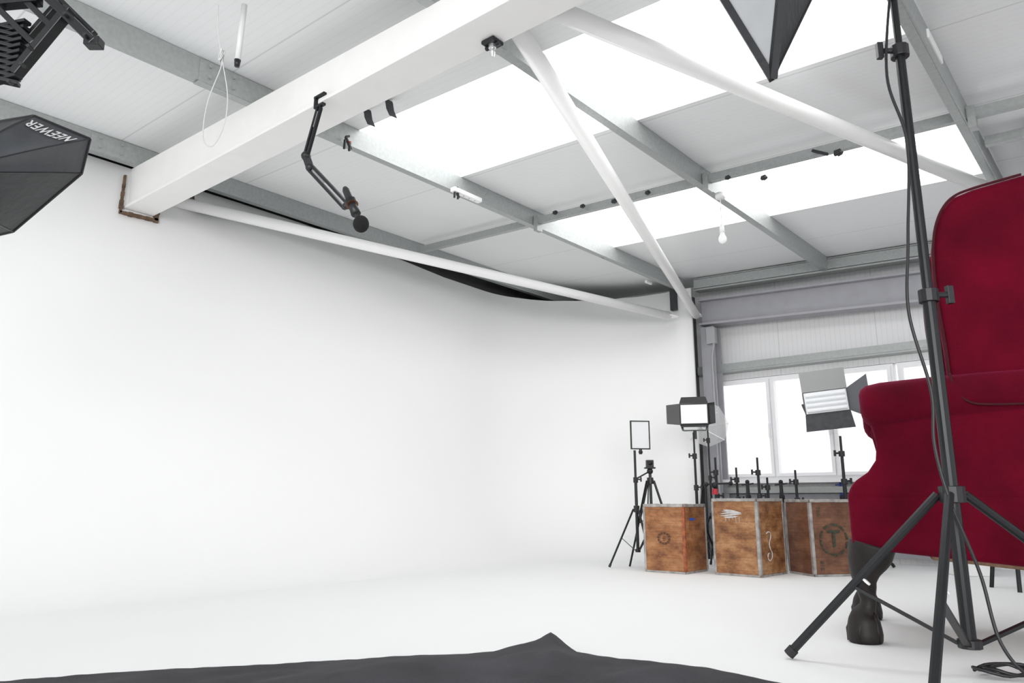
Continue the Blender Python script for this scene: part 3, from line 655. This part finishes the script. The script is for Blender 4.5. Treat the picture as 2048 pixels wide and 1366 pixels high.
stand('light_stand',C(1.93,7.42),1.36,'thin black stand supporting the white photo umbrella',rad=.012,legr=.008,collar=.45,spread=.2,ang=1.2,knobs=(.4,.8))
for i,(u,vt,Yd) in enumerate(((1430,915,7.2),(1472,935,7.5),(1514,915,7.15),(1534,955,7.5),(1590,940,7.3))):
    p=sv(u,vt,Yd); stand('light_stand',p,p.z,'short black light stand stored upright behind the tea chests',rad=.016,legr=.009,collar=.45,spread=.13,ang=.4*i,knobs=(.35,.75),group='spare light stands behind the chests')
p=sv(1430,982,7.05); T=thing('ball_head_clamp',p,'black and red clamp head resting on a stand','clamp')
mb=MB(); mb.ball(p+Z_*.05,.03); mb.beam(p+D(-.08,0,.06),p+D(.14,0,.07),.02,.018); mb.ball(p+D(.15,0,.07),.02); mb.ball(p+D(-.08,0,.06),.022); part(T,'arm',mb,mBlack)
mb=MB(); mb.cyl(p-Z_*.03,p+Z_*.02,.03,.022); part(T,'red_collar',mb,mRed)
for u,c_,lb in ((1683,mBlueP,'blue-collared'),(1562,mBlack,'black'),(1495,mBlack,'black')):
    p=sv(u,970,7.65); T=thing('folded_tripod',Vector((p.x,p.y,0)),lb+' folded tripod standing under the window sill','tripod','folded tripods under the window')
    mb=MB(); mb.cyl(p-Z_*.12,p+Z_*.02,.02,.016); mb.ball(p+Z_*.03,.022); mb.beam(p+D(-.06,0,.0),p+D(.06,0,.015),.014,.014); part(T,'head',mb,c_)
    for k in range(3):
        o=D(math.cos(k*2.094)*.025,math.sin(k*2.094)*.025); mb=MB(); mb.cyl(Vector((p.x,p.y,0))+o*1.8,Vector((p.x,p.y,p.z-.1))+o*.7,.011); part(T,'leg',mb,mBlackM)
p=sz(1418,1118); p2=Vector((p.x,p.y,.0)); mb=MB(); mb.tube([p2,p2+Z_*.4,p2+D(.01,.02,.75)],[.014,.014,.012],10)
tag(fin(mb,'folded_monopod',mBlackM,p2),'folded black support pole standing near the window wall','pole')

# ================= RED WING CHAIR =================
O=C(1.477,3.37); s_=D(.902,-.431).normalized(); n_=D(.431,.902).normalized()
W=.86
def G(p,w,z): return O+s_*p+n_*w+Vector((0,0,z))
CH=thing('wing_armchair',G(.5,W/2,0),'tall crimson velvet wing armchair with dark carved cabriole legs','armchair')
def pol(pts,w): return [G(p,w,z) for p,z in pts]
base_out=[(0,.395),(0,.62),(.02,.67),(.06,.69),(1.12,.69),(1.14,.29)]
mb=MB(); mb.prism(pol(base_out,.0),n_*W); part(CH,'seat_frame',mb,mVel,bevel=.025,bseg=4,smooth=True)
mb=MB(); mb.prism(pol([(.30,.355),(1.12,.278),(1.13,.31),(.30,.40)],.02),n_*(W-.04)); part(CH,'underside',mb,mHess,bevel=.006,label='frayed hessian and webbing underside')
side=[(.01,.60),(.012,.655),(.04,.685),(.09,.72),(.125,.77),(.135,.84),(.125,.90),(.115,.95),(.14,1.03),(1.10,1.03),(1.12,.60)]
for k,w0 in enumerate((-.003,W-.147)):
    mb=MB(); mb.prism(pol(side,w0),n_*.15); part(CH,'arm_panel',mb,mVel,bevel=.022,bseg=4,smooth=True)
    wc=w0+(.045 if k==0 else .105); mb=MB(); pts=[];rr=[]
    for p,z,r_ in ((.083,1.0,.015),(.085,1.0,.040),(.092,1.001,.066),(.106,1.003,.085),(.13,1.008,.097),(.18,1.014,.101),(.28,1.022,.099),(.4,1.032,.096),(.6,1.042,.093),(.95,1.048,.090),(1.0,1.048,.06)):
        pts.append(G(p,wc,z)); rr.append(r_)
    mb.tube(pts,rr,28); part(CH,'armrest',mb,mVel,smooth=True)
wing=[(.46,1.02),(.440,1.10),(.438,1.25),(.430,1.42),(.428,1.56),(.436,1.70),(.455,1.80),(.49,1.88),(.54,1.93),(.62,1.955),(.80,1.985),(1.10,2.02),(1.17,2.0),(1.12,1.02)]
for w0 in (.015,W-.125):
    mb=MB(); mb.prism(pol(wing,w0),n_*.11); part(CH,'wing',mb,mVel,bevel=.035,bseg=6,smooth=True)
    mb=MB(); e=w0+.012 if w0<.3 else w0+.098
    mb.tube(spline([G(p+(.006),e-.008,z) for p,z in wing[1:11]],5),.006,8); part(CH,'piping',mb,mPipe,smooth=True)
mb=MB(); mb.tube(spline([G(.445,-.015,1.13),G(.455,-.040,1.06),G(.50,-.050,1.0),(G(.6,-.050,.985)),G(.8,-.048,.985),G(1.0,-.048,1.0)],6),.005,8); part(CH,'piping',mb,mPipe,smooth=True)
mb=MB(); mb.prism(pol([(.92,.6),(.98,2.0),(1.02,2.06),(1.12,2.08),(1.18,2.03),(1.13,.6)],.1),n_*(W-.2)); part(CH,'backrest',mb,mVel,bevel=.03,bseg=4,smooth=True)
mb=MB(); mb.prism(pol([(.30,.70),(.30,.84),(.9,.84),(.9,.70)],.16),n_*(W-.32)); part(CH,'seat_cushion',mb,mVel,bevel=.04,bseg=4,smooth=True)
def cab(p,w):
    mb=MB(); pts=[];rr=[]
    for x,z,r_ in ((.088,.41,.095),(.076,.37,.092),(.060,.33,.080),(.049,.29,.062),(.046,.25,.047),(.049,.21,.037),(.052,.175,.032),(.048,.15,.033),(.040,.132,.041),(.033,.115,.053),(.030,.095,.063),(.028,.065,.069),(.028,.035,.072),(.028,.012,.070),(.028,0,.064)):
        pts.append(G(p+x,w,z)); rr.append(r_)
    pts=spline(pts,3); r2=[]
    for i in range(len(rr)-1):
        for k in range(3): r2.append(rr[i]+(rr[i+1]-rr[i])*k/3)
    r2.append(rr[-1]); mb.tube(pts,r2,24)
    for k in range(5):
        a=math.pi*.6+k*math.pi/2.5; o=s_*math.cos(a)+n_*math.sin(a)
        mb.tube([G(p+.042,w,.125)+o*.032,G(p+.034,w,.10)+o*.050,G(p+.028,w,.055)+o*.064,G(p+.028,w,.006)+o*.064],[.007,.010,.011,.009],8)
    part(CH,'leg',mb,mMahog,smooth=True)
cab(-.01,.07); cab(-.01,W-.07)
for w in (.08,W-.08):
    mb=MB(); mb.tube([G(1.03,w,.32),G(1.06,w,.2),G(1.11,w,.1),G(1.16,w,.0)],[.045,.035,.03,.034],12); part(CH,'leg',mb,mMahog,smooth=True,label='plain raked back leg')

so=sz(2040,1185); T=thing('stool',so,'small black metal stool partly hidden behind the armchair','stool')
mb=MB(); mb.cyl(so+D(.15,.15,.42),so+D(.15,.15,.46),.17,seg=24); part(T,'seat',mb,mBlackM,bevel=.005)
for dx,dy in ((0,0),(.3,0),(0,.3),(.3,.3)):
    mb=MB(); f=so+D(dx,dy); mb.cyl(f,f.lerp(so+D(.15,.15,0),.3)+Z_*.43,.014); part(T,'leg',mb,mBlackM)
mb=MB(); mb.beam(so+D(.03,.02,.15),so+D(.28,.02,.15),.015,.015); part(T,'footrest',mb,mBlackM)
pb=sz(1992,1158); mb=MB(); mb.obox(pb+Z_*.12+D(-.04,.3),D(.24,0),D(0,.25),Z_*.24); tag(fin(mb,'storage_box',mWhite,pb,bevel=.01),'plain white storage box on the floor behind the armchair','box')
pb=sz(1945,1138); mb=MB(); mb.ball(pb+Z_*.06,.12,seg=16,sc=(1.3,1,.5)); tag(fin(mb,'floor_cushion',M('maroon_fabric',(.06,.012,.016),.9),pb,smooth=True),'dark red cushion lying on the floor behind the armchair','cushion')

# ================= DARK CLOTH =================
edge=[(-200,1372),(0,1363),(160,1350),(400,1336),(560,1328),(700,1320),(830,1313),(930,1312),(990,1306),(1040,1290),(1075,1282),(1090,1272),(1100,1265),(1112,1273),(1130,1288),(1155,1305),(1200,1314),(1300,1323),(1400,1336),(1480,1350),(1570,1368)]
def ev(u):
    for (a,b),(c,d) in zip(edge,edge[1:]):
        if a<=u<=c: return b+(d-b)*(u-a)/(c-a)
    return edge[-1][1]
rows=[]; NU,NV=170,44
for i in range(NV+1):
    t=i/NV; row=[]
    for j in range(NU+1):
        u=-200+1770*j/NU; pk=math.exp(-((u-1100)/20)**2); 
        far=sz(u,ev(u)+1.5*noise.noise(Vector((u*.03,0,0))),.012+.05*pk)
        fx,fy=far.x,far.y
        X=cy*fx+sy*fy; Y=-sy*fx+cy*fy
        Yn=1.55; yy=Y+(Yn-Y)*t
        xx=X*(1-.25*t)
        fold=.022*abs(noise.noise(Vector((xx*2.4,yy*2.0,1))))+.055*max(0,noise.noise(Vector((xx*1.6-yy*1.4,yy*1.2+xx*.5,5))))+.02*abs(noise.noise(Vector((xx*5-yy*3,yy*4,9))))
        z=.012+.05*pk*math.exp(-t*7)+fold*min(1,t*4+.15)
        row.append(C(xx,yy,z))
    rows.append(row)
mb=MB(); mb.grid(rows); tag(fin(mb,'backdrop_cloth',mCloth,rows[0][0],smooth=True),'crumpled charcoal cloth spread on the white floor','cloth')

# ================= LIGHT & CAMERA =================
w=bpy.data.worlds.new('World'); bpy.context.scene.world=w; w.use_nodes=True
nt=w.node_tree; bg=nt.nodes['Background']; bg.inputs[0].default_value=(.99,.995,1,1); bg.inputs[1].default_value=1.31
def area(loc,target,sx,sy_,power,spread=180):
    l=bpy.data.lights.new('added_fill_light','AREA'); l.shape='RECTANGLE'; l.size=sx; l.size_y=sy_; l.energy=power; l.color=(1,1,.995); l.spread=math.radians(spread)
    o=bpy.data.objects.new('added_fill_light',l); bpy.context.scene.collection.objects.link(o); o.location=loc
    o.rotation_euler=(Vector(target)-Vector(loc)).to_track_quat('-Z','Y').to_euler()
area(C(-.6,-5.5,2.0),C(0.8,9,2.8),5,2.6,160,100)  # unseen fill light added behind the camera to brighten the curved wall
cam=bpy.data.cameras.new('Camera'); co=bpy.data.objects.new('Camera',cam); bpy.context.scene.collection.objects.link(co)
cam.sensor_width=36; cam.lens=36*1500/2048; cam.clip_start=.05
co.location=(0,0,H); co.rotation_euler=(math.pi/2+PITCH,0,YAW); bpy.context.scene.camera=co
try:
    bpy.context.scene.view_settings.view_transform='Standard'
except Exception: pass
